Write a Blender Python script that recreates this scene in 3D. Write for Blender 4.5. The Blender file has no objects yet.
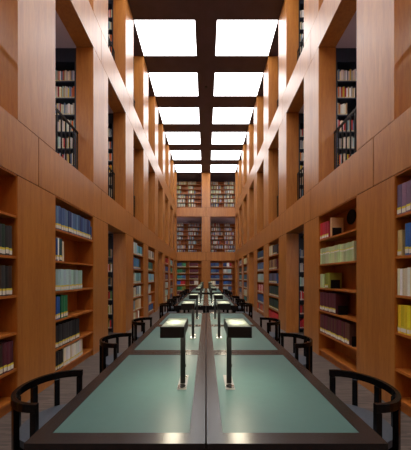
import bpy, bmesh, math, random
from mathutils import Vector, Matrix
random.seed(7)
SC = bpy.context.scene
COL = SC.collection
PI = math.pi

# ---------------------------------------------------------------- dimensions (metres)
W = 2.145            # half width of the hall
PD = 0.33            # depth of a pier
CAMZ = 1.5
P = 1.953            # bay length
YF = lambda k: 3.632 + P * k          # far face of pier k
YN = lambda k: YF(k) - 0.725          # near face of pier k
OPW = P - 0.725                       # clear width of an opening
YB = 18.6            # back wall
Y0 = -6.3            # wall behind the camera
G1, B1, G2, B2, HC = 2.66, 3.28, 5.88, 6.54, 9.08
XO = 4.4             # outer walls of the galleries
TT = 0.74            # table height
OT = 0.76

# ---------------------------------------------------------------- materials
def s2l(c):
    return tuple(((v / 255) / 12.92 if v / 255 <= .04045 else ((v / 255 + .055) / 1.055) ** 2.4) for v in c)

def new_mat(name):
    m = bpy.data.materials.new(name); m.use_nodes = True
    nt = m.node_tree
    return m, nt, nt.nodes['Principled BSDF']

def simple(name, rgb, rough=.5, metal=0, spec=.5, coat=0, noise=0, nscale=30):
    m, nt, b = new_mat(name)
    b.inputs['Base Color'].default_value = (*rgb, 1)
    b.inputs['Roughness'].default_value = rough
    b.inputs['Metallic'].default_value = metal
    b.inputs['Specular IOR Level'].default_value = spec
    b.inputs['Coat Weight'].default_value = coat
    b.inputs['Coat Roughness'].default_value = .30
    if noise:
        tc = nt.nodes.new('ShaderNodeTexCoord')
        n = nt.nodes.new('ShaderNodeTexNoise'); n.inputs['Scale'].default_value = nscale; n.inputs['Detail'].default_value = 4
        nt.links.new(tc.outputs['Object'], n.inputs['Vector'])
        r = nt.nodes.new('ShaderNodeValToRGB')
        r.color_ramp.elements[0].position = .3; r.color_ramp.elements[1].position = .7
        r.color_ramp.elements[0].color = (*[v * (1 - noise) for v in rgb], 1)
        r.color_ramp.elements[1].color = (*[min(1, v * (1 + noise)) for v in rgb], 1)
        nt.links.new(n.outputs['Fac'], r.inputs['Fac'])
        nt.links.new(r.outputs['Color'], b.inputs['Base Color'])
    return m

def wood(name, c_lo, c_hi, rough=.3, spec=.5, strip=.17, coat=0.0, seed=0.0):
    """cherry veneer: vertical strips of slightly different tone plus fine grain and flecks, in world space"""
    m, nt, b = new_mat(name)
    N = nt.nodes.new; L = nt.links.new
    geo = N('ShaderNodeNewGeometry')
    sep = N('ShaderNodeSeparateXYZ'); L(geo.outputs['Position'], sep.inputs[0])
    add = N('ShaderNodeMath'); add.operation = 'ADD'; L(sep.outputs['X'], add.inputs[0]); L(sep.outputs['Y'], add.inputs[1])
    dv = N('ShaderNodeMath'); dv.operation = 'DIVIDE'; L(add.outputs[0], dv.inputs[0]); dv.inputs[1].default_value = strip
    fl = N('ShaderNodeMath'); fl.operation = 'FLOOR'; L(dv.outputs[0], fl.inputs[0])
    # a new sheet for every storey
    zf = N('ShaderNodeMath'); zf.operation = 'DIVIDE'; L(sep.outputs['Z'], zf.inputs[0]); zf.inputs[1].default_value = 3.27
    zfl = N('ShaderNodeMath'); zfl.operation = 'FLOOR'; L(zf.outputs[0], zfl.inputs[0])
    cmb = N('ShaderNodeCombineXYZ'); L(fl.outputs[0], cmb.inputs[0]); L(zfl.outputs[0], cmb.inputs[1]); cmb.inputs[2].default_value = seed
    wn = N('ShaderNodeTexWhiteNoise'); wn.noise_dimensions = '3D'; L(cmb.outputs[0], wn.inputs['Vector'])
    mp = N('ShaderNodeMapping'); mp.inputs['Scale'].default_value = (9, 9, .9); L(geo.outputs['Position'], mp.inputs['Vector'])
    n1 = N('ShaderNodeTexNoise'); n1.inputs['Scale'].default_value = 2.2; n1.inputs['Detail'].default_value = 5; n1.inputs['Distortion'].default_value = .6
    L(mp.outputs[0], n1.inputs['Vector'])
    mp2 = N('ShaderNodeMapping'); mp2.inputs['Scale'].default_value = (60, 60, 7); L(geo.outputs['Position'], mp2.inputs['Vector'])
    n2 = N('ShaderNodeTexNoise'); n2.inputs['Scale'].default_value = 1.6; n2.inputs['Detail'].default_value = 2
    L(mp2.outputs[0], n2.inputs['Vector'])
    a = N('ShaderNodeMath'); a.operation = 'MULTIPLY_ADD'; L(wn.outputs['Value'], a.inputs[0]); a.inputs[1].default_value = .2
    L(n1.outputs['Fac'], a.inputs[2])
    a2 = N('ShaderNodeMath'); a2.operation = 'MULTIPLY_ADD'; L(n2.outputs['Fac'], a2.inputs[0]); a2.inputs[1].default_value = .45
    L(a.outputs[0], a2.inputs[2])
    r = N('ShaderNodeMapRange'); L(a2.outputs[0], r.inputs[0]); r.inputs[1].default_value = .45; r.inputs[2].default_value = 1.3
    mx = N('ShaderNodeMix'); mx.data_type = 'RGBA'; L(r.outputs[0], mx.inputs[0])
    mx.inputs[6].default_value = (*c_lo, 1); mx.inputs[7].default_value = (*c_hi, 1)
    L(mx.outputs[2], b.inputs['Base Color'])
    b.inputs['Roughness'].default_value = rough
    b.inputs['Specular IOR Level'].default_value = spec
    b.inputs['Coat Weight'].default_value = coat
    b.inputs['Coat Roughness'].default_value = rough
    return m

M = {}
M['wood'] = wood('cherry_panelling', s2l((157, 91, 32)), s2l((198, 133, 59)), rough=.37, spec=.5, coat=.45)
M['shelfwood'] = wood('cherry_shelving', s2l((156, 86, 28)), s2l((190, 114, 46)), rough=.42, spec=.4, seed=3)
M['groove'] = simple('shadow_gap', (.008, .005, .004), 1, spec=0)
M['beam'] = simple('dark_ceiling_beam', s2l((76, 60, 66)), .5, noise=.12, nscale=3)
M['white'] = simple('gallery_plaster', s2l((196, 184, 192)), .8, noise=.04, nscale=5)
M['steel'] = simple('black_steel_shelving', s2l((32, 42, 58)), .5, noise=.1)
M['rail'] = simple('black_painted_steel', s2l((12, 12, 14)), .5, spec=.3, noise=.1)
M['lacquer'] = simple('black_lacquered_wood', s2l((8, 7, 8)), .22, spec=.3, coat=0, noise=.15, nscale=12)
M['seat'] = simple('slate_seat_leather', s2l((72, 79, 88)), .5, noise=.12, nscale=60)
M['frame'] = simple('dark_stained_oak', s2l((24, 19, 20)), .25, spec=.55, coat=.15, noise=.14, nscale=45)
M['edge'] = simple('black_table_edge', s2l((7, 6, 9)), .6, spec=.2, noise=.1)
M['panel'] = simple('green_desk_linoleum', s2l((68, 100, 96)), .40, spec=.45, noise=.03, nscale=18)
M['metal'] = simple('brushed_nickel', s2l((150, 146, 140)), .35, metal=.8, noise=.06, nscale=80)
M['chrome'] = simple('polished_chrome', (.8, .8, .8), .12, metal=1, noise=.03)
M['lampblack'] = simple('black_lamp_enamel', s2l((16, 17, 18)), .38, noise=.1)
M['pages'] = simple('book_pages', s2l((214, 205, 180)), .8, noise=.05, nscale=90)

def mat_floor():
    m, nt, b = new_mat('grey_brown_parquet')
    N = nt.nodes.new; L = nt.links.new
    geo = N('ShaderNodeNewGeometry')
    br = N('ShaderNodeTexBrick')
    br.inputs['Color1'].default_value = (*s2l((78, 70, 66)), 1)
    br.inputs['Color2'].default_value = (*s2l((106, 95, 88)), 1)
    br.inputs['Mortar'].default_value = (*s2l((80, 70, 66)), 1)
    br.inputs['Scale'].default_value = 1; br.inputs['Mortar Size'].default_value = .0012
    br.inputs['Brick Width'].default_value = .32; br.inputs['Row Height'].default_value = .024
    L(geo.outputs['Position'], br.inputs['Vector'])
    mp = N('ShaderNodeMapping'); mp.inputs['Scale'].default_value = (3, 34, 1); L(geo.outputs['Position'], mp.inputs['Vector'])
    n = N('ShaderNodeTexNoise'); n.inputs['Scale'].default_value = 1.5; n.inputs['Detail'].default_value = 3; L(mp.outputs[0], n.inputs['Vector'])
    rp = N('ShaderNodeValToRGB'); rp.color_ramp.elements[0].position = .3; rp.color_ramp.elements[1].position = .72
    rp.color_ramp.elements[0].color = (.62, .60, .60, 1); rp.color_ramp.elements[1].color = (1.2, 1.15, 1.08, 1)
    L(n.outputs['Fac'], rp.inputs['Fac'])
    mx = N('ShaderNodeMix'); mx.data_type = 'RGBA'; mx.blend_type = 'MULTIPLY'; mx.inputs[0].default_value = 1
    L(br.outputs['Color'], mx.inputs[6]); L(rp.outputs['Color'], mx.inputs[7])
    L(mx.outputs[2], b.inputs['Base Color'])
    b.inputs['Roughness'].default_value = .5
    return m
M['floor'] = mat_floor()

def emit(name, rgb, s):
    m, nt, b = new_mat(name)
    b.inputs['Base Color'].default_value = (.8, .8, .8, 1)
    b.inputs['Emission Color'].default_value = (*rgb, 1)
    b.inputs['Emission Strength'].default_value = s
    return m
SKY_E = 5.6
M['skyglass'] = emit('luminous_ceiling_glass', (1, .985, .98), SKY_E)
M['addedstrip'] = emit('added_gallery_light', (1, .93, .88), 13.0)  # glow of the unseen strips added to light the galleries
M['lampdiff'] = emit('lamp_diffuser', (1, .88, .66), 22.0)

def mat_glass():
    m = bpy.data.materials.new('frosted_lamp_glass'); m.use_nodes = True
    nt = m.node_tree; nt.nodes.remove(nt.nodes['Principled BSDF'])
    out = nt.nodes['Material Output']
    t = nt.nodes.new('ShaderNodeBsdfTranslucent')
    d = nt.nodes.new('ShaderNodeBsdfPrincipled'); d.inputs['Base Color'].default_value = (.35, .42, .36, 1); d.inputs['Roughness'].default_value = .25
    tc = nt.nodes.new('ShaderNodeTexCoord'); n = nt.nodes.new('ShaderNodeTexNoise'); n.inputs['Scale'].default_value = 22; n.inputs['Detail'].default_value = 5
    nt.links.new(tc.outputs['Object'], n.inputs['Vector'])
    r = nt.nodes.new('ShaderNodeValToRGB'); r.color_ramp.elements[0].position = .35; r.color_ramp.elements[1].position = .65
    r.color_ramp.elements[0].color = (.66, .70, .58, 1); r.color_ramp.elements[1].color = (.96, .96, .88, 1)
    nt.links.new(n.outputs['Fac'], r.inputs['Fac']); nt.links.new(r.outputs['Color'], t.inputs['Color'])
    mx = nt.nodes.new('ShaderNodeMixShader'); mx.inputs[0].default_value = .35
    nt.links.new(t.outputs[0], mx.inputs[1]); nt.links.new(d.outputs[0], mx.inputs[2])
    nt.links.new(mx.outputs[0], out.inputs['Surface'])
    return m
M['lampglass'] = mat_glass()

def mat_cover(name, use_attr):
    m, nt, b = new_mat(name)
    if use_attr:
        a = nt.nodes.new('ShaderNodeVertexColor'); a.layer_name = 'Col'; src = a.outputs['Color']
    else:
        a = nt.nodes.new('ShaderNodeObjectInfo'); src = a.outputs['Color']
    geo = nt.nodes.new('ShaderNodeNewGeometry')
    n = nt.nodes.new('ShaderNodeTexNoise'); n.inputs['Scale'].default_value = 60; nt.links.new(geo.outputs['Position'], n.inputs['Vector'])
    r = nt.nodes.new('ShaderNodeMapRange'); r.inputs[3].default_value = .82; r.inputs[4].default_value = 1.15
    nt.links.new(n.outputs['Fac'], r.inputs[0])
    mx = nt.nodes.new('ShaderNodeVectorMath'); mx.operation = 'SCALE'
    nt.links.new(src, mx.inputs[0]); nt.links.new(r.outputs[0], mx.inputs['Scale'])
    nt.links.new(mx.outputs[0], b.inputs['Base Color'])
    b.inputs['Roughness'].default_value = .5
    return m
M['cover'] = mat_cover('book_cloth', False)
M['covermass'] = mat_cover('book_cloth_in_mass', True)

def mat_label():
    """white call-number sticker with a yellow strip along the top and fine print"""
    m, nt, b = new_mat('spine_sticker')
    N = nt.nodes.new; L = nt.links.new
    tc = N('ShaderNodeTexCoord'); sp = N('ShaderNodeSeparateXYZ'); L(tc.outputs['Generated'], sp.inputs[0])
    g = N('ShaderNodeMath'); g.operation = 'GREATER_THAN'; L(sp.outputs['Z'], g.inputs[0]); g.inputs[1].default_value = .66
    mx = N('ShaderNodeMix'); mx.data_type = 'RGBA'; L(g.outputs[0], mx.inputs[0])
    mx.inputs[6].default_value = (*s2l((228, 226, 214)), 1); mx.inputs[7].default_value = (*s2l((226, 210, 70)), 1)
    L(mx.outputs[2], b.inputs['Base Color']); b.inputs['Roughness'].default_value = .6
    return m
M['label'] = mat_label()

# ---------------------------------------------------------------- mesh helpers
class MB:
    def __init__(s):
        s.bm = bmesh.new(); s.cl = None
    def color_layer(s):
        s.cl = s.bm.loops.layers.float_color.new('Col')
    def box(s, x0, x1, y0, y1, z0, z1, mat=0, col=None, rot=None, about=None):
        vs = [s.bm.verts.new(p) for p in ((x0, y0, z0), (x1, y0, z0), (x1, y1, z0), (x0, y1, z0), (x0, y0, z1), (x1, y0, z1), (x1, y1, z1), (x0, y1, z1))]
        if rot:
            c = Vector(about or ((x0 + x1) / 2, (y0 + y1) / 2, 0))
            R = Matrix.Rotation(rot, 3, 'Z')
            for v in vs: v.co = R @ (v.co - c) + c
        for q in ((0, 3, 2, 1), (4, 5, 6, 7), (0, 1, 5, 4), (1, 2, 6, 5), (2, 3, 7, 6), (3, 0, 4, 7)):
            f = s.bm.faces.new([vs[i] for i in q]); f.material_index = mat
            if s.cl is not None and col:
                for l in f.loops: l[s.cl] = (*col, 1)
        return s
    def prism(s, pts, z0, z1):
        n = len(pts)
        a = [s.bm.verts.new((x, y, z0)) for x, y in pts]; b = [s.bm.verts.new((x, y, z1)) for x, y in pts]
        s.bm.faces.new(a[::-1]); s.bm.faces.new(b)
        for i in range(n): s.bm.faces.new((a[i], a[(i + 1) % n], b[(i + 1) % n], b[i]))
        return s
    def ring(s, cx, cy, r0, r1, z0, z1, n=24):
        rows = []
        for i in range(n):
            t = 2 * PI * i / n
            rows.append([s.bm.verts.new((cx + r * math.cos(t), cy + r * math.sin(t), z)) for r, z in ((r0, z0), (r1, z0), (r1, z1), (r0, z1))])
        for i in range(n):
            a, b = rows[i], rows[(i + 1) % n]
            for j in range(4): s.bm.faces.new((a[j], b[j], b[(j + 1) % 4], a[(j + 1) % 4]))
        return s
    def sweep(s, path, hw, z0, z1):
        """rectangular section swept along a flat path of points (x,y), half width hw"""
        rows = []
        n = len(path)
        for i, (x, y) in enumerate(path):
            p = Vector(path[max(0, i - 1)]); q = Vector(path[min(n - 1, i + 1)])
            t = (q - p).normalized(); nn = Vector((-t.y, t.x))
            o = Vector((x, y))
            a = o + nn * hw; b = o - nn * hw
            rows.append([s.bm.verts.new((*a, z0)), s.bm.verts.new((*b, z0)), s.bm.verts.new((*b, z1)), s.bm.verts.new((*a, z1))])
        for i in range(n - 1):
            for j in range(4): s.bm.faces.new((rows[i][j], rows[i][(j + 1) % 4], rows[i + 1][(j + 1) % 4], rows[i + 1][j]))
        s.bm.faces.new(rows[0][::-1]); s.bm.faces.new(rows[-1])
        return s
    def build(s, name, mats, parent=None, bevel=0, seg=2, smooth=False):
        if bevel:
            bmesh.ops.bevel(s.bm, geom=list(s.bm.edges), offset=bevel, segments=seg, affect='EDGES', profile=.7)
        bmesh.ops.recalc_face_normals(s.bm, faces=s.bm.faces)
        me = bpy.data.meshes.new(name)
        s.bm.to_mesh(me); s.bm.free()
        if smooth:
            for p in me.polygons: p.use_smooth = True
        for m in (mats if isinstance(mats, (list, tuple)) else [mats]): me.materials.append(m)
        o = bpy.data.objects.new(name, me); COL.objects.link(o)
        if parent: o.parent = parent
        return o

def tag(o, label=None, cat=None, group=None, kind=None):
    if label: o['label'] = label
    if cat: o['category'] = cat
    if group: o['group'] = group
    if kind: o['kind'] = kind
    return o
def empty(name, loc, rz=0):
    o = bpy.data.objects.new(name, None); COL.objects.link(o)
    o.location = loc; o.rotation_euler = (0, 0, rz); o.empty_display_size = .1
    return o
KIDS = {}
def kids(o):
    return [c for c in COL.objects if c.parent == o]
def copy_tree(o, parent=None):
    c = o.copy(); COL.objects.link(c); c.parent = parent
    ks = KIDS.get(o.name)
    if ks is None: ks = KIDS[o.name] = kids(o)
    for ch in ks: copy_tree(ch, c)
    return c

# ---------------------------------------------------------------- the hall
g = .010
def side_wall(name, sx):
    b = MB()
    def bx(xa, xb, y0, y1, z0, z1, m=0):
        x0, x1 = sorted((sx * xa, sx * xb)); b.box(x0, x1, y0, y1, z0, z1, m)
    ks = range(-5, 8)
    ends = [(YN(k), YF(k)) for k in ks] + [(YN(8), YB)]
    for (a, c) in ends:
        for z0, z1 in ((0, G1 - g), (B1 + g, G2 - g), (B2 + g, HC)):
            bx(W, W + PD, a, c, z0, z1)
        for z0, z1 in ((0, HC),):
            bx(W + .008, W + PD - .008, a + .008, c - .008, z0, z1, 1)
    mids = [Y0] + [(a + c) / 2 for a, c in ends[:-1]] + [YB]
    for i in range(len(mids) - 1):
        for z0, z1 in ((G1, B1), (G2, B2)):
            bx(W, W + PD, mids[i] + .6 * g, mids[i + 1] - .6 * g, z0, z1)
    for z0, z1 in ((G1, B1), (G2, B2)):
        bx(W + .006, W + PD - .006, Y0, YB, z0 + .004, z1 - .004, 1)
    return tag(b.build(name, [M['wood'], M['groove']]), kind='structure')
side_wall('wall_left', -1); side_wall('wall_right', 1)

# back wall: two tiers of openings over the ground-floor openings, one centre pier
b = MB()
CP = .31
for z0, z1 in ((0, G1 - g), (B1 + g, G2 - g), (B2 + g, HC)):
    b.box(-CP, CP, YB, YB + PD, z0, z1)
    for s in (-1, 1):
        x0, x1 = sorted((s * (W + .01), s * (W + PD))); b.box(x0, x1, YB, YB + PD, z0, z1)
for z0, z1 in ((G1, B1), (G2, B2)):
    b.box(-W - PD, -g, YB, YB + PD, z0, z1); b.box(g, W + PD, YB, YB + PD, z0, z1)
    b.box(-W - PD + .01, W + PD - .01, YB + .006, YB + PD - .006, z0 + .004, z1 - .004, 1)
b.box(-CP + .008, CP - .008, YB + .008, YB + PD - .008, 0, HC, 1)
tag(b.build('wall_back', [M['wood'], M['groove']]), kind='structure')
YE = 21.3
tag(MB().box(-XO, XO, YE, YE + .15, -.1, HC + .5).build('wall_far', M['white']), kind='structure')
tag(MB().box(-XO, XO, Y0 - .15, Y0, 0, HC).build('wall_front', M['wood']), kind='structure')
for s, nm in ((-1, 'wall_outer_left'), (1, 'wall_outer_right')):
    x0, x1 = sorted((s * XO, s * (XO + .15)))
    tag(MB().box(x0, x1, Y0, YE, -.1, HC + .5).build(nm, M['white']), kind='structure')
tag(MB().box(-XO, XO, Y0, YE, -.1, 0).build('floor', M['floor']), kind='structure')
# gallery slabs (ceiling of one storey, floor of the next) behind the fronts, both sides and the far end
n = 0
for z0, z1 in ((G1 + .0, B1 - .02), (G2 + .0, B2 - .02)):
    b = MB()
    for s in (-1, 1):
        x0, x1 = sorted((s * (W + PD + .002), s * XO)); b.box(x0, x1, Y0, YE, z0, z1)
    b.box(-W - PD, W + PD, YB + PD + .002, YE, z0, z1)
    n += 1
    tag(b.build('floor_gallery_%s' % ('lower' if n == 1 else 'upper'), M['white']), kind='structure')

# ceiling: dark grid of beams, luminous glass in each field
b = MB()
GZ = HC + .006
BT = .35
ks = list(range(-5, 8))
for k in ks: b.box(-W - PD, W + PD, YN(k), YF(k), HC, HC + BT)
b.box(-W - PD, W + PD, YN(8), YE, HC, HC + BT)
b.box(-W - PD, W + PD, Y0, YN(-5), HC, HC + BT)
HB = .325
for k in ks:
    b.box(-HB, HB, YF(k), YN(k + 1), HC, HC + BT)
    for s in (-1, 1):
        x0, x1 = sorted((s * (W - .012), s * (W + PD))); b.box(x0, x1, YF(k), YN(k + 1), HC, HC + BT)
tag(b.build('ceiling', M['beam']), kind='structure')
b = MB()
for s in (-1, 1):
    x0, x1 = sorted((s * (W + PD), s * XO)); b.box(x0, x1, Y0, YE, HC, HC + .1)
tag(b.build('ceiling_gallery', M['white']), kind='structure')
ordn = ['first', 'second', 'third', 'fourth', 'fifth', 'sixth', 'seventh', 'eighth', 'ninth', 'tenth', 'eleventh', 'twelfth', 'thirteenth',
        'fourteenth', 'fifteenth', 'sixteenth', 'seventeenth', 'eighteenth', 'nineteenth', 'twentieth', 'twenty-first', 'twenty-second',
        'twenty-third', 'twenty-fourth', 'twenty-fifth', 'twenty-sixth', 'twenty-seventh', 'twenty-eighth', 'twenty-ninth', 'thirtieth']
ordn += ['thirty-' + o for o in ordn[:9]]
for k in ks:
    for s, sn in ((-1, 'left'), (1, 'right')):
        x0, x1 = sorted((s * HB, s * (W - .012)))
        gl = MB().box(x0 + .004, x1 - .004, YF(k) + .004, YN(k + 1) - .004, GZ, GZ + .03).build('ceiling_light_panel', M['skyglass'])
        if k >= 2:
            lb = 'white luminous glass ceiling panel, %s row from the front, %s of the centre beam' % (ordn[k - 2], sn)
        else:
            lb = 'white luminous glass ceiling panel above the camera, row %d, %s side' % (k + 6, sn)
        tag(gl, lb, 'ceiling light', 'luminous ceiling panels')
# small sprinkler/smoke sensor dot on the centre beam
sd = MB().ring(0, 0, .001, .05, -.03, 0).build('smoke_detector', M['lampblack'])
sd.location = (0, YF(3) + .1 + 0.6, HC)
tag(sd, 'small dark round smoke detector on the centre ceiling beam', 'smoke detector')

# ---------------------------------------------------------------- bookcases
SH = [.13, .456, .87, 1.29, 1.73, 2.19]       # tops of the boards, bottom first
def bookcase(loc, rz, w, d, h, tops, mat, mid=False, plinth=True, th=.028, z0=0, hdr=0, sidet=.007, name='bookcase'):
    r = empty(name, loc, rz)
    MB().box(-w / 2, w / 2, d - .02, d, 0, h).build('back_panel', mat, r)
    for s in (-1, 1):
        x0, x1 = sorted((s * w / 2, s * (w / 2 - sidet)))
        MB().box(x0, x1, 0, d - .021, 0, h).build('side_panel', mat, r)
    if mid: MB().box(-.014, .014, .001, d - .021, 0, h).build('divider', mat, r)
    e = sidet + .001
    MB().box(-w / 2 + e, w / 2 - e, .002, d - .021, h - .02 - hdr, h).build('top_panel', mat, r)
    if plinth: MB().box(-w / 2 + e, w / 2 - e, .03, .05, 0, tops[0] - th).build('plinth', mat, r)
    for t in tops:
        if mid:
            for a, c in ((-w / 2 + e, -.015), (.015, w / 2 - e)): MB().box(a, c, .003, d - .021, t - th, t).build('shelf', mat, r)
        else:
            MB().box(-w / 2 + e, w / 2 - e, .003, d - .021, t - th, t).build('shelf', mat, r)
    return r

# ---------------------------------------------------------------- books
CN = {  # colour word -> sRGB
 'navy blue': (34, 56, 104), 'slate blue': (60, 88, 128), 'blue-grey': (88, 114, 142), 'bright blue': (40, 84, 150), 'sky blue': (92, 150, 180),
 'teal': (48, 120, 126), 'dark teal': (30, 72, 82), 'pale teal': (140, 172, 168), 'pale blue-grey': (148, 174, 176), 'green': (38, 110, 70), 'dark green': (34, 58, 50),
 'black': (30, 31, 35), 'charcoal': (50, 52, 56), 'cream': (206, 198, 172), 'white': (222, 220, 214), 'pale green': (170, 182, 136), 'olive': (128, 130, 52),
 'yellow': (222, 192, 44), 'maroon': (84, 36, 48), 'brown': (84, 52, 42), 'dark brown': (54, 38, 34), 'red': (168, 34, 40), 'crimson': (150, 34, 52),
 'mauve': (122, 92, 118), 'tan': (178, 150, 104), 'orange': (206, 104, 44), 'pink': (196, 130, 130), 'light grey': (176, 178, 176), 'purple-grey': (100, 90, 116),
}
BOOKS = []   # every book as a record; the 300 that show largest become objects
def pix_area(bk):
    """rough visible spine area in pixels; 0 when outside the frame or hidden by the pier in front"""
    x, y, z = bk['p']; t, h = bk['t'], bk['h']
    if y <= .5: return 0
    px = 206 + 255 * x / y; py = 276.5 - 255 * (z + h / 2 - CAMZ) / y
    if not (-2 < px < 413 and -5 < py < 455): return 0
    if bk['face'] == 'side': a = abs(x) * 255 * t / y ** 2 * h * 255 / y
    else: a = t * h * (255 / y) ** 2
    lim = bk.get('xlim')
    if lim and abs(x) > lim: return a * .002
    if bk.get('ground') and py > 330 and abs(px - 206) < 150: a *= .9
    return a
BC = {}
def place_books(root_loc, rz, x0, x1, ztop, colors, t, h, d=.22, set_=.012, lab=1, jit=.04, where='', cat='', from_right=False, xlim=None, maxh=None, lean=0, labz=.02):
    """a run of books standing on a board from local x0 to x1"""
    R = Matrix.Rotation(rz, 3, 'Z')
    x = x0; i = 0; out = []
    while True:
        tt = t * random.uniform(1 - jit * 3, 1 + jit * 3)
        if x + tt > x1: break
        c = colors[i % len(colors)] if not callable(colors) else colors(i)
        hh = h * random.uniform(1 - jit, 1 + jit)
        if maxh: hh = min(hh, maxh)
        lp = Vector((x + tt / 2, set_ + random.uniform(0, .006), ztop + .0005))
        wp = R @ lp + Vector(root_loc)
        side = abs(math.sin(rz)) > .5
        lum = random.uniform(.98, 1.24); rgb = s2l(tuple(max(4, min(250, v * lum * random.uniform(.96, 1.04))) for v in CN[c]))
        bk = dict(p=tuple(wp), rz=rz, t=tt - .0015, h=hh, d=d * random.uniform(.93, 1), c=c, rgb=rgb, lab=lab, face='side' if side else 'front', where=where, cat=cat, xlim=xlim, labz=labz, fr=from_right)
        BOOKS.append(bk); out.append(bk)
        x += tt; i += 1
    n = len(out)
    for j, bk in enumerate(out): bk['ord'] = (n - 1 - j) if from_right else j
    BC.setdefault(where, []).extend(out)
    return x

shelf_word = {5: 'top', 4: 'second', 3: 'third', 2: 'fourth', 1: 'fifth', 0: 'bottom'}
def mixc(*names):
    names = list(names)
    return lambda i: names[random.randrange(len(names))]
def seqc(*pairs):
    l = []
    for c, n_ in pairs: l += [c] * n_
    return lambda i: l[min(i, len(l) - 1)]

bw = OPW - .006
D = PD - .01
# rows: shelf index -> list of (frac0, frac1, colours, thickness, height, label style)
rows = {
 (-1, 0): {5: [(.2, 1, seqc(('navy blue', 0), ('slate blue', 1)), .05, .33, 1)] if 0 else [],
           4: [(.30, .985, mixc('charcoal', 'charcoal', 'dark green'), .050, .33, 1)],
           3: [(.30, .985, mixc('charcoal', 'black', 'dark brown'), .047, .33, 1)],
           1: [(.30, .985, mixc('dark brown', 'brown', 'maroon'), .048, .33, 1)], 2: [], 0: []},
 (-1, 1): {5: [(.03, .95, mixc('slate blue', 'slate blue', 'navy blue', 'blue-grey'), .052, .345, 1), (.96, .995, mixc('navy blue'), .03, .25, 1)],
           4: [(.03, .16, seqc(('navy blue', 1), ('bright blue', 1), ('white', 1), ('dark teal', 9)), .036, .33, 1), (.165, .215, mixc('cream'), .045, .30, 0)],
           3: [(.03, .70, mixc('pale blue-grey', 'pale teal', 'pale blue-grey'), .075, .32, 1)],
           2: [(.03, .13, seqc(('navy blue', 1), ('bright blue', 9)), .045, .33, 1), (.14, .30, mixc('green'), .062, .345, 1)],
           1: [(.03, .60, mixc('black', 'charcoal'), .048, .33, 1)],
           0: [(.03, .20, mixc('black'), .055, .27, 1), (.205, .70, mixc('white', 'cream'), .058, .275, 1)]},
 (1, 0): {5: [(.02, .7, mixc('mauve', 'purple-grey', 'mauve'), .062, .34, 1)],
          4: [(.02, .09, mixc('tan'), .07, .29, 1), (.095, .7, mixc('bright blue'), .055, .34, 1)],
          3: [(.02, .7, mixc('cream', 'white', 'cream'), .035, .30, 0)],
          2: [(.02, .7, mixc('yellow'), .045, .31, 1)], 1: [], 0: []},
 (1, 1): {5: [(.025, .33, mixc('crimson', 'red'), .068, .30, 1), (.335, .375, mixc('tan'), .042, .33, 0)],
          4: [(.025, .97, mixc('pale green'), .058, .29, 2)],
          3: [(.025, .16, mixc('pale green', 'cream'), .05, .25, 0), (.165, .27, mixc('olive'), .06, .27, 1), (.275, .33, mixc('olive'), .05, .27, 0)],
          2: [(.025, .535, mixc('maroon'), .058, .34, 1)],
          1: [(.025, .865, mixc('maroon', 'maroon', 'brown'), .058, .33, 1)], 0: []},
}
def r6(*l): return {5 - i: v for i, v in enumerate(l)}
def one(c, f1=.93, t=.045, h=.31, lab=1): return [(.03, f1, mixc(*c), t, h, lab)]
rows[(-1, 2)] = None
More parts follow.
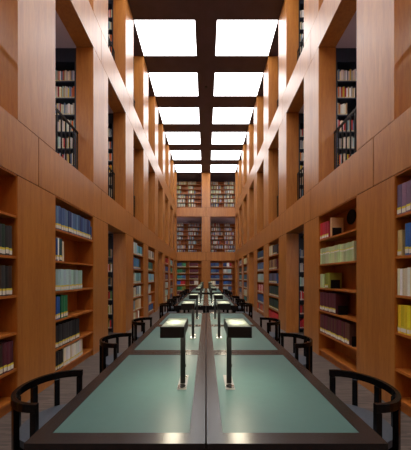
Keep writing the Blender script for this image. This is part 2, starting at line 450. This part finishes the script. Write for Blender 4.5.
SIDE = {
 (-1, 2): r6([(.03, .40, mixc('light grey', 'pale blue-grey'), .05, .34, 0), (.41, .95, mixc('sky blue', 'teal'), .05, .29, 1)],
             [(.03, .55, mixc('sky blue', 'teal', 'bright blue'), .05, .33, 1), (.56, .75, mixc('black'), .05, .33, 1)],
             [(.03, .17, mixc('cream', 'brown'), .05, .30, 1), (.18, .78, mixc('pale teal', 'teal'), .05, .32, 1)],
             [(.03, .3, mixc('cream', 'charcoal'), .04, .30, 1), (.31, .8, mixc('navy blue', 'pale teal', 'white'), .045, .32, 1)],
             [(.03, .2, mixc('pale blue-grey', 'slate blue'), .04, .31, 1), (.21, .8, mixc('cream', 'tan'), .05, .32, 1)],
             [(.03, .6, mixc('cream', 'tan', 'red', 'white'), .05, .27, 1)]),
 (-1, 3): r6(one(('light grey', 'cream', 'charcoal')), one(('teal', 'dark teal', 'green'), .7), one(('pale blue-grey', 'sky blue'), .93),
             one(('sky blue', 'cream'), .4), one(('cream', 'slate blue'), .5), one(('slate blue', 'navy blue', 'bright blue'), .8, .045, .27)),
 (-1, 5): r6(one(('red', 'crimson')), one(('bright blue', 'navy blue')), one(('maroon', 'purple-grey')), one(('pale teal', 'white')),
             one(('pale teal', 'pale blue-grey')), one(('pale blue-grey', 'cream'), .7, .045, .27)),
 (-1, 6): r6(one(('pale teal', 'sky blue')), one(('green', 'teal')), one(('red', 'crimson')), one(('maroon', 'brown')), one(('light grey', 'teal')), one(('slate blue', 'navy blue'), .7, .045, .27)),
 (1, 2): r6([(.03, .4, mixc('cream', 'tan', 'olive'), .05, .33, 0), (.41, .8, mixc('charcoal', 'black'), .05, .3, 1)], one(('brown', 'maroon', 'tan'), .8), one(('purple-grey', 'slate blue', 'charcoal'), .8),
            one(('dark green', 'charcoal'), .95), one(('dark green', 'dark green', 'black'), .95), [(.03, .95, mixc('red'), .06, .22, 0)]),
 (1, 3): r6(one(('navy blue', 'dark teal')), one(('blue-grey', 'slate blue')), one(('pale teal', 'pale blue-grey')), one(('red', 'white', 'crimson')), one(('navy blue', 'slate blue')),
            one(('red', 'teal', 'orange'), .95, .045, .27)),
 (1, 5): r6(one(('pale green', 'cream')), one(('dark teal', 'charcoal')), one(('teal', 'navy blue')), one(('slate blue', 'charcoal')), one(('pale teal', 'cream')), one(('dark green', 'teal'), .9, .045, .27)),
 (1, 6): r6(one(('navy blue', 'cream')), one(('charcoal', 'dark green')), one(('blue-grey', 'teal')), one(('cream', 'navy blue')), one(('dark teal', 'slate blue')), one(('charcoal', 'white'), .9, .045, .27)),
}
# opening index i lies between pier i-1 and pier i (i=0 is the one cut by the picture's edge)
names_i = {0: ('bookcase cut by the picture edge', 'edge bookcase'), 1: ('first full', 'first full')}
cases = {}
for s, sn in ((-1, 'left'), (1, 'right')):
    for oi, spec in ((0, rows[(s, 0)]), (1, rows[(s, 1)]), (3, SIDE[(s, 2)]), (4, SIDE[(s, 3)]), (6, SIDE[(s, 5)]), (7, SIDE[(s, 6)])):
        yc = (YF(oi - 1) + YN(oi)) / 2
        rz = PI / 2 if s < 0 else -PI / 2
        loc = (s * (W + .004), yc, 0)
        r = bookcase(loc, rz, bw, D, G1 - .004, SH, M['shelfwood'])
        wh = {0: 'nearest %s bookcase' % sn, 1: 'first full %s-wall bookcase' % sn, 3: 'third %s-wall bookcase' % sn, 4: 'fourth %s-wall bookcase' % sn,
              6: 'fifth %s-wall bookcase' % sn, 7: 'sixth %s-wall bookcase' % sn}[oi]
        lb = {0: 'cherry wood bookcase recessed in the %s wall, cut off by the picture edge' % sn,
              1: 'cherry wood bookcase, first one fully seen in the %s wall, beside the passage' % sn,
              3: 'cherry wood bookcase in the %s wall just beyond the first passage opening' % sn,
              4: 'cherry wood bookcase in the %s wall just before the second passage opening' % sn,
              6: 'cherry wood bookcase in the %s wall just beyond the second passage opening' % sn,
              7: 'cherry wood bookcase in the %s wall, the farthest one, near the back wall' % sn}[oi]
        tag(r, lb, 'bookcase', 'built-in side wall bookcases'); cases[(s, oi)] = r
        for si, runs in spec.items():
            for (f0, f1, cols, t, h, lab) in runs:
                place_books(loc, rz, -bw / 2 + .012 + (.004 if f0 < .035 else f0) * (bw - .024), -bw / 2 + .012 + f1 * (bw - .024), SH[si], cols, t, h,
                            lab=lab, where='%s shelf, %s' % (shelf_word[si], wh), from_right=(s < 0 and oi == 0), maxh=(.29 if si == 0 else .385), jit=.025)
# ordinal numbers run over the whole shelf, not one run
# black bookends holding up the half-filled rows of the right wall, a round vent in the top compartment
def bookend(loc, label):
    r = empty('bookend', loc)
    MB().box(-.0, .16, -.002, .0, 0.003, .15).build('upright_plate', M['rail'], r)
    MB().box(0, .16, -.03, .0, 0, .003).build('foot_plate', M['rail'], r)
    return tag(r, label, 'bookend', 'black bookends')
yc1 = (YF(0) + YN(1)) / 2
for si, f, nm in ((5, .375, 'top shelf beside the tan book'), (3, .33, 'third shelf beside the olive books'), (2, .535, 'fourth shelf beside the maroon volumes'), (1, .865, 'fifth shelf beside the maroon volumes')):
    lx = -bw / 2 + .012 + f * (bw - .024)
    bookend((W + .03, yc1 - lx - .004, SH[si]), 'black metal bookend on the right wall bookcase, ' + nm)
v = MB().ring(0, 0, .001, .12, -.012, 0, 32)
v.ring(0, 0, .105, .125, -.018, 0, 32)
vo = v.build('vent_grille', M['rail'], cases[(1, 1)])
# local frame: y = depth; put on the back panel
vo.location = (yc1 - 4.28, D - .021, 2.50); vo.rotation_euler = (-PI / 2, 0, 0)
vo['label'] = 'round black vent in the back panel'

# back wall ground floor: two double bookcases
bcw = W - CP - .008
bspec = {-1: [(('navy blue', 'green'), ('maroon',)), (('green', 'dark green'), ('maroon',)), (('teal', 'slate blue'), ('maroon',)), (('bright blue', 'red', 'red'), ('maroon', 'cream')), (('green', 'olive'), ('maroon',)), (('maroon',), ('brown',))],
         1: [(('navy blue', 'slate blue'), ('navy blue', 'white', 'crimson')), (('slate blue', 'navy blue'), ('light grey', 'pale blue-grey')), (('navy blue', 'slate blue'), ('slate blue', 'purple-grey')), (('cream', 'navy blue'), ('bright blue', 'navy blue')), (('pale blue-grey', 'cream'), ('light grey', 'slate blue')), (('charcoal',), ('navy blue',))]}
for s, sn in ((-1, 'left'), (1, 'right')):
    loc = (s * (CP + W) / 2, YB + .004, 0)
    r = bookcase(loc, 0, bcw, D, G1 - .004, SH, M['shelfwood'], mid=True)
    tag(r, 'wide two-column cherry bookcase in the back wall, ground floor, %s of the centre pier' % sn, 'bookcase', 'back wall bookcases')
    for i, (ca, cb) in enumerate(bspec[s]):
        si = 5 - i
        for x0, x1, cc in ((-bcw / 2 + .03, -.25, ca), (.03, bcw / 2 - .25, cb)):
            cl = (lambda cc: (lambda i: cc[min(len(cc) - 1, i * len(cc) // 13)]))(cc)
            place_books(loc, 0, x0, x1, SH[si], cl, .05, .3, lab=1, where='back', maxh=(.29 if si == 0 else .385))
# back wall, upper storeys: bookcases standing behind the openings
USH = [.08 + .345 * i for i in range(7)]
for lv, (zb, zt) in enumerate(((B1 - .02, G2), (B2 - .02, HC))):
    for s, sn in ((-1, 'left'), (1, 'right')):
        loc = (s * 1.42, YB + 1.3, zb)
        r = bookcase(loc, 0, 2.1, .3, 2.36, USH, M['shelfwood'], mid=True)
        tag(r, 'cherry bookcase behind the %s opening of the back wall, %s' % (sn, ('middle storey', 'top storey')[lv]), 'bookcase', 'upper back wall bookcases')
        pal = (('slate blue', 'light grey', 'cream', 'blue-grey', 'brown', 'light grey', 'pale teal', 'red', 'tan'), ('cream', 'tan', 'pale green', 'brown', 'slate blue', 'olive', 'light grey'))[lv]
        for zz in USH:
            for x0, x1 in ((-1.02, -.03 - random.uniform(0, .6)), (.03, 1.02 - random.uniform(0, .6))):
                place_books(loc, 0, x0, x1, zz, mixc(*pal), .032, .24, d=.18, lab=0, jit=.1, where='far', maxh=.29)

# black steel shelving in the galleries and behind the passages, its open side to the hall's front
GP = mixc('cream', 'white', 'white', 'cream', 'tan', 'orange', 'red', 'blue-grey', 'yellow', 'pale teal', 'light grey', 'cream', 'white', 'light grey')
PP = {(-1, 2): mixc('cream', 'red', 'tan', 'white', 'olive', 'charcoal', 'green'), (1, 2): mixc('purple-grey', 'light grey', 'slate blue', 'pale teal')}
storey = [('ground', 0, G1), ('middle storey', B1 - .02, G2), ('top storey', B2 - .02, HC)]
for lv, (ln, zb, zt) in enumerate(storey):
    for s, sn in ((-1, 'left'), (1, 'right')):
        for oi in range(1, 9):
            if lv == 0 and oi not in (2, 5, 8): continue
            if lv > 0 and oi > 6: continue
            w = 1.0
            yfr = YN(oi) + .02
            h = zt - zb - .01
            tops = [h - .625 - .323 * (5 - j) for j in range(6)] if lv else [.10 + .38 * j for j in range(6)]
            tops = [t for t in tops if t > .05]
            loc = (s * (W + PD + .012 + w / 2), yfr, zb + .001)
            r = bookcase(loc, 0, w, .32, h, tops, M['steel'], plinth=False, th=.02, hdr=.24 if lv else .05, sidet=.03, name='steel_bookcase')
            place = {0: {2: 'seen through the first passage', 5: 'seen through the second passage', 8: 'in the far corner passage'}.get(oi, ''),
                     }.get(lv, 'in the %s gallery opening' % ordn[oi - 1])
            tag(r, 'black steel bookcase %s, %s, %s side' % (place, 'ground floor' if lv == 0 else ln, sn), 'bookcase', 'black steel bookcases')
            xl = W * yfr / YF(oi - 1) + .02
            cols = PP.get((s, oi), GP) if lv == 0 else GP
            nz = len(tops)
            for j, zz in enumerate(tops):
                if lv == 0 and s > 0 and oi == 2:
                    cols = [mixc('red', 'crimson'), mixc('red', 'brown'), mixc('pale teal', 'red'), mixc('pale teal', 'light grey'), mixc('purple-grey', 'light grey'), mixc('light grey', 'slate blue')][j]
                sp = ((tops[j + 1] - zz) if j + 1 < nz else .33) - .03
                fill = random.uniform(.3, .43)
                if lv and oi == 1:
                    fill = {nz - 1: .42, nz - 2: (.40 if s < 0 else .38), nz - 3: (.40 if s < 0 else .22)}.get(j, .36)
                wh = '%s shelf, %s steel bookcase' % (ordn[nz - 1 - j] if j else 'bottom', sn)
                if lv == 0: wh += ', first passage' if oi == 2 else ', far passage'
                else: wh += (', %s %s bay' % (('middle' if lv == 1 else 'top'), ordn[oi - 1]))
                a, c = (-w / 2 + .032, -w / 2 + .032 + fill)
                if s < 0: a, c = (w / 2 - .032 - fill, w / 2 - .032)
                if s < 0:
                    # run ends against the upright next to the pier
                    place_books(loc, 0, a, c, zz, cols, .028, min(.225, sp), d=.2, set_=.03, lab=3, jit=.11, where=wh, from_right=True, xlim=xl, maxh=sp)
                else:
                    place_books(loc, 0, a, c, zz, cols, .028, min(.225, sp), d=.2, set_=.03, lab=3, jit=.11, where=wh, xlim=xl, maxh=sp)

# fix the zz base for books in raised bookcases: place_books adds root z already
# number books over a whole shelf
for wh, l in BC.items():
    if wh in ('back', 'far'): continue
    fr = l[0]['fr']
    key = {'side': (lambda b: b['p'][1]), 'front': (lambda b: b['p'][0])}[l[0]['face']]
    leftwall = l[0]['p'][0] < 0
    l2 = sorted(l, key=key)
    if l[0]['face'] == 'side' and not leftwall: l2 = l2[::-1]     # far end is picture-left on the right wall
    if fr: l2 = l2[::-1]
    for j, bk in enumerate(l2): bk['ord'] = j
for bk in BOOKS: bk['a'] = pix_area(bk)
BOOKS.sort(key=lambda b: -b['a'])
ind, rest = BOOKS[:300], BOOKS[300:]

# unit book: 1 x 1 x 1, spine at y=0, centred on x, standing on z=0
mbk = MB()
mbk.box(-.5, -.44, .06, 1, 0, 1); mbk.box(.44, .5, .06, 1, 0, 1)
mbk.prism([(-.5, .06), (-.5, .025), (-.38, .008), (0, 0), (.38, .008), (.5, .025), (.5, .06)], 0, 1)
b0 = mbk.build('book', M['cover'])
p0 = MB().box(-.438, .438, .062, .97, .015, .975).build('page_block', M['pages'], b0)
l0 = MB().box(-.47, .47, -.004, .004, 0, 1).build('spine_label', M['label'], b0)
cm, pm, lm = b0.data, p0.data, l0.data
for o in (l0, p0, b0): bpy.data.objects.remove(o)
kinds = {0: 'plain volume', 1: 'bound volume', 2: 'volume', 3: 'book'}
for bk in ind:
    o = bpy.data.objects.new('book', cm); COL.objects.link(o)
    o.location = bk['p']; o.rotation_euler = (0, 0, bk['rz']); o.scale = (bk['t'], bk['d'], bk['h'])
    o.color = (*bk['rgb'], 1)
    side = 'right' if bk['fr'] else 'left'
    tag(o, '%s %s, %s from the %s, %s' % (bk['c'], {0: 'book', 1: 'bound volume', 2: 'journal volume', 3: 'book'}[bk['lab']], ordn[min(bk['ord'], len(ordn) - 1)], side, bk['where']), 'book',
        'books on the ' + bk['where'])
    q = bpy.data.objects.new('page_block', pm); COL.objects.link(q); q.parent = o
    if bk['lab'] in (1, 2, 3):
        q = bpy.data.objects.new('spine_label', lm); COL.objects.link(q); q.parent = o
        if bk['lab'] == 1: q.scale = (.96, .25, .20); q.location = (0, 0, .035 + random.uniform(0, .035))
        elif bk['lab'] == 2: q.scale = (1, .25, .12); q.location = (0, 0, .60 + random.uniform(-.03, .03))
        else: q.scale = (.7, .25, .12); q.location = (0, 0, .06)
mass = MB(); mass.color_layer()
WH, YE_ = s2l((205, 203, 192)), s2l((205, 192, 70))
for bk in rest:
    x, y, z = bk['p']; t, d, h = bk['t'], bk['d'], bk['h']
    R = Matrix.Rotation(bk['rz'], 3, 'Z')
    nv = len(mass.bm.verts)
    def add(x0, x1, y0, y1, z0, z1, col):
        vs = [Vector(p) for p in ((x0, y0, z0), (x1, y0, z0), (x1, y1, z0), (x0, y1, z0), (x0, y0, z1), (x1, y0, z1), (x1, y1, z1), (x0, y1, z1))]
        vs = [mass.bm.verts.new(R @ v + Vector((x, y, z))) for v in vs]
        for q in ((0, 3, 2, 1), (4, 5, 6, 7), (0, 1, 5, 4), (1, 2, 6, 5), (2, 3, 7, 6), (3, 0, 4, 7)):
            f = mass.bm.faces.new([vs[i] for i in q])
            for l in f.loops: l[mass.cl] = (*col, 1)
    add(-t / 2, t / 2, 0, d, 0, h, bk['rgb'])
    if bk['lab'] in (1, 3) or bk['where'] == 'far':
        if bk['where'] == 'far': continue
        add(-t * .4, t * .4, -.0015, .001, h * .05, h * .16, WH)
        if bk['lab'] == 1: add(-t * .4, t * .4, -.0015, .001, h * .162, h * .21, YE_)
mo = mass.build('books', M['covermass'])
tag(mo, 'remaining rows of small distant books filling the farther bookcases', 'books', kind='stuff')

# ---------------------------------------------------------------- gallery balustrades
def railing(loc, rz, w, label):
    r = empty('balustrade', loc, rz)
    MB().box(-w / 2, w / 2, -.012, .012, .93, .97).build('top_rail', M['rail'], r)
    MB().box(-w / 2, w / 2, -.010, .010, .05, .075).build('bottom_rail', M['rail'], r)
    n_ = 10
    first = None
    for i in range(n_):
        x = -w / 2 + .02 + i * (w - .04) / (n_ - 1)
        if first is None:
            first = MB().box(-.008, .008, -.010, .010, .0, .932).build('baluster', M['rail'], r); o = first
        else:
            o = first.copy(); COL.objects.link(o)
        o.location = (x, 0, 0)
    return tag(r, label, 'balustrade', 'gallery balustrades')
for lv, zb in ((1, B1 - .02), (2, B2 - .02)):
    for s, sn in ((-1, 'left'), (1, 'right')):
        for oi in range(0, 9):
            yc = (YF(oi - 1) + YN(oi)) / 2
            lb = 'black steel balustrade in the %s opening from the front, %s storey, %s wall' % (ordn[oi], ('', 'middle', 'top')[lv], sn)
            railing((s * (W + PD - .03), yc, zb + .022), PI / 2, OPW - .004, lb)
    for s, sn in ((-1, 'left'), (1, 'right')):
        railing((s * (CP + W) / 2, YB + PD - .03, zb + .022), 0, W - CP - .01, 'black steel balustrade in the back wall opening, %s storey, %s of the pier' % (('', 'middle', 'top')[lv], sn))

# added strip lights, kept out of view, to brighten the galleries and their books
for lv, z in ((0, G1), (1, G2), (2, HC)):
    for s, sn in ((-1, 'left'), (1, 'right')):
        r = empty('added_strip_light', (s * 3.75, 7, z))
        MB().box(-.06, .06, -11, 13.6, -.05, -.001).build('housing', M['metal'], r)
        MB().box(-.05, .05, -10.95, 13.55, -.056, -.051).build('diffuser', M['addedstrip'], r)
        tag(r, 'added unseen long warm strip light on the %s gallery ceiling, %s' % (sn, ('ground floor', 'middle storey', 'top storey')[lv]), 'ceiling light', 'added gallery strip lights')
for lv, z in ((1, G2), (2, HC)):  # extra unseen strips, added to lift the dark galleries behind the back wall
    for s, sn in ((-1, 'left'), (1, 'right')):
        r = empty('added_strip_light', (s * 3.0, YB + 1.0, z))
        MB().box(-.55, .55, -.06, .06, -.05, -.001).build('housing', M['metal'], r)
        MB().box(-.54, .54, -.05, .05, -.056, -.051).build('diffuser', M['addedstrip'], r)
        tag(r, 'added strip light in the %s corner of the gallery behind the back wall, %s' % (sn, ('', 'middle storey', 'top storey')[lv]), 'ceiling light', 'added back gallery strip lights')

# ---------------------------------------------------------------- tables
TL, MOD = 4.19, 1.397
TY = [1.16, 6.66, 12.16]
FAS = .115
def make_table(s):
    """one long reading table (three places); s=+1 right-hand half, -1 left-hand half"""
    r = empty('reading_table', (0, 0, 0))
    xi, xo = .004, .83
    pi_, po = .08, .748
    def bx(mb, x0, x1, *a, **k):
        q0, q1 = sorted((s * x0, s * x1)); mb.box(q0, q1, *a, **k)
    f = MB()
    T0 = TT - .03
    bx(f, xi, pi_, 0, TL, T0, TT); bx(f, po, xo, 0, TL, T0, TT)
    ys = []
    for j in range(3):
        c = MOD * (j + .5)
        ys.append((c - .618, c + .618))
    prev = 0
    for (a, c) in ys:
        m_ = (prev if prev == 0 else prev)
        bx(f, pi_, po, prev, a, T0, TT) if prev == 0 else (bx(f, pi_, po, prev, (prev + a) / 2 - .0015, T0, TT), bx(f, pi_, po, (prev + a) / 2 + .0015, a, T0, TT))
        prev = c
    bx(f, pi_, po, prev, TL, T0, TT)
    f.build('frame', M['frame'], r)
    for (a, c) in ys:
        q = MB(); bx(q, pi_ + .0015, po - .0015, a + .0015, c - .0015, T0 + .004, TT - .0015); q.build('desk_panel', M['panel'], r)
    e = MB()
    bx(e, xi, xo, .001, .03, TT - FAS, T0 - .001); bx(e, xi, xo, TL - .03, TL - .001, TT - FAS, T0 - .001)
    bx(e, xo - .03, xo - .001, .03, TL - .03, TT - FAS, T0 - .001); bx(e, xi, xi + .02, .03, TL - .03, TT - FAS, T0 - .001)
    bx(e, xi + .02, xo - .03, .03, TL - .03, T0 - .012, T0 - .001)
    e.build('apron', M['edge'], r)
    for y in (.08, TL / 2, TL - .08):
        for x in (.05, .74):
            q = MB(); bx(q, x - .035, x + .035, y - .035, y + .035, 0, TT - FAS if x < .7 and y != TL / 2 or True else 0); q.build('leg', M['edge'], r)
    return r
rank3 = ['nearest', 'second', 'farthest']
for s, sn in ((-1, 'left'), (1, 'right')):
    base = make_table(s)
    for i, y in enumerate(TY):
        o = base if i == 0 else copy_tree(base)
        o.location = (0, y, 0)
        tag(o, 'long dark reading table with green inlaid desk panels, %s row, %s of the centre seam' % (rank3[i], sn), 'table', 'reading tables')

# ---------------------------------------------------------------- lamps
def make_lamp(s):
    r = empty('desk_lamp', (0, 0, 0))
    # post stands at local origin; head reaches outwards (s)
    MB().box(-.032, .032, -.11, .14, .0, .004).build('base_plate', M['metal'], r, bevel=.0012, seg=1)
    post = MB().box(-.017, .017, -.017, .017, .004, .37).build('post', M['lampblack'], r, bevel=.002, seg=1)
    MB().ring(.0, -.072, .014, .028, .004, .010).build('socket_ring', M['chrome'], r)
    MB().ring(.0, -.072, .0005, .0138, .004, .007).build('socket_insert', M['lampblack'], r)
    MB().ring(.014, .10, .0005, .012, .004, .008).build('switch_button', M['chrome'], r)
    MB().box(.0152, .022, -.004, .004, .115, .135).build('dimmer_knob', M['lampblack'], post)
    x0, x1 = sorted((s * -.024, s * .131))
    y0, y1 = -.18, .18
    z0, z1 = .364, .435
    h = MB(); t = .005
    h.box(x0, x1, y0, y0 + t, z0, z1); h.box(x0, x1, y1 - t, y1, z0, z1)
    h.box(x0, x0 + t, y0 + t, y1 - t, z0, z1); h.box(x1 - t, x1, y0 + t, y1 - t, z0, z1)
    h.box(x0 + t, x1 - t, y0 + t, y1 - t, z0 + .008, z0 + .014)
    h.build('lamp_housing', M['lampblack'], r)
    MB().box(x0 + t + .0005, x1 - t - .0005, y0 + t + .0005, y1 - t - .0005, z1 - .006, z1 - .001).build('top_glass', M['lampglass'], r)
    e0, e1 = (x0 + .035, x1 - .012) if s > 0 else (x0 + .012, x1 - .035)
    MB().box(e0, e1, y0 + .02, y1 - .02, z0 + .002, z0 + .0075).build('diffuser', M['lampdiff'], r)
    L = bpy.data.lights.new('lamp_tube', 'AREA'); L.shape = 'RECTANGLE'; L.size = .05; L.size_y = .16; L.energy = LAMP_UP; L.color = (1, .96, .82)
    lo = bpy.data.objects.new('lamp_tube', L); COL.objects.link(lo); lo.parent = r
    lo.location = ((x0 + x1) / 2, 0, z0 + .02); lo.rotation_euler = (PI, 0, 0)
    return r
LAMP_UP = .85
for s, sn in ((-1, 'left'), (1, 'right')):
    base = make_lamp(s)
    c_ = 0
    for i, y in enumerate(TY):
        for j in range(3):
            o = base if c_ == 0 else copy_tree(base)
            yy = y + MOD * (j + .5) - .04
            o.location = (s * .164, yy, TT + .0005 - .0)
            tag(o, 'black box-headed desk lamp with lit glass top, %s from the front, %s side' % (ordn[c_], sn), 'lamp', 'desk lamps along the tables')
            c_ += 1

# ---------------------------------------------------------------- chairs
def make_chair():
    """horseshoe armchair, back towards +x, arms ending at x=0"""
    r = empty('armchair', (0, 0, 0))
    R_ = .285; zt = .715
    EX = .9
    path = [(-.03, -R_)] + [(EX * R_ * math.cos(a), R_ * math.sin(a)) for a in [(-90 + 180 * i / 28) * PI / 180 for i in range(29)]] + [(-.03, R_)]
    MB().sweep(path, .014, zt - .052, zt).build('armrest_rail', M['lacquer'], r, bevel=.004, seg=2)
    rl = R_ - .004
    for a in (-90, -54, -18, 18, 54, 90):
        t = a * PI / 180
        cx, cy = EX * rl * math.cos(t), rl * math.sin(t)
        if abs(a) == 90: cx = -.008
        m = MB().box(cx - .017, cx + .017, cy - .019, cy + .019, 0, zt - .053, rot=t if abs(a) != 90 else 0)
        m.build('leg', M['lacquer'], r, bevel=.002, seg=1)
    rs = R_ - .026
    pts = [(-.20, -rs + .03), (-.17, -rs)] + [(.92 * rs * math.cos(a), rs * math.sin(a)) for a in [(-90 + 180 * i / 28) * PI / 180 for i in range(29)]] + [(-.17, rs), (-.20, rs - .03)]
    MB().prism(pts, .405, .452).build('seat', M['seat'], r, bevel=.01, seg=2)
    p2 = [(x * .99, y * .99) for x, y in pts]
    MB().prism(p2, .355, .404).build('seat_frame', M['lacquer'], r)
    return r
cb = make_chair()
c0 = 0
for s, sn in ((-1, 'left'), (1, 'right')):
    c_ = 0
    for i, y in enumerate(TY):
        for j in range(3):
            o = cb if c0 == 0 else copy_tree(cb)
            c0 += 1
            yy = y + MOD * (j + .5) + (.0, .015, -.01)[j]
            o.location = (s * 1.07, yy, 0); o.rotation_euler = (0, 0, 0 if s > 0 else PI)
            tag(o, 'black horseshoe-backed armchair with slate seat, %s from the front, %s side of the tables' % (ordn[c_], sn), 'chair', 'armchairs along the tables')
            c_ += 1

# ---------------------------------------------------------------- camera and view
cam = bpy.data.cameras.new('camera'); co = bpy.data.objects.new('camera', cam); COL.objects.link(co)
co.location = (0, 0, CAMZ); co.rotation_euler = (PI / 2, 0, 0)
cam.sensor_fit = 'VERTICAL'; cam.sensor_height = 36; cam.sensor_width = 36
cam.lens = 255 / 450 * 36
cam.shift_x = -.5 / 450; cam.shift_y = 51.5 / 450
cam.clip_start = .02
SC.camera = co
w = bpy.data.worlds.new('world'); SC.world = w; w.use_nodes = True
w.node_tree.nodes['Background'].inputs[0].default_value = (.02, .02, .025, 1)
SC.view_settings.view_transform = 'Standard'; SC.view_settings.look = 'None'
SC.view_settings.gamma = 1; SC.view_settings.use_curve_mapping = False
SC.view_settings.exposure = 0
SC.cycles.use_denoising = True
SC.cycles.max_bounces = 8; SC.cycles.diffuse_bounces = 5; SC.cycles.glossy_bounces = 4
SC.cycles.sample_clamp_indirect = 6
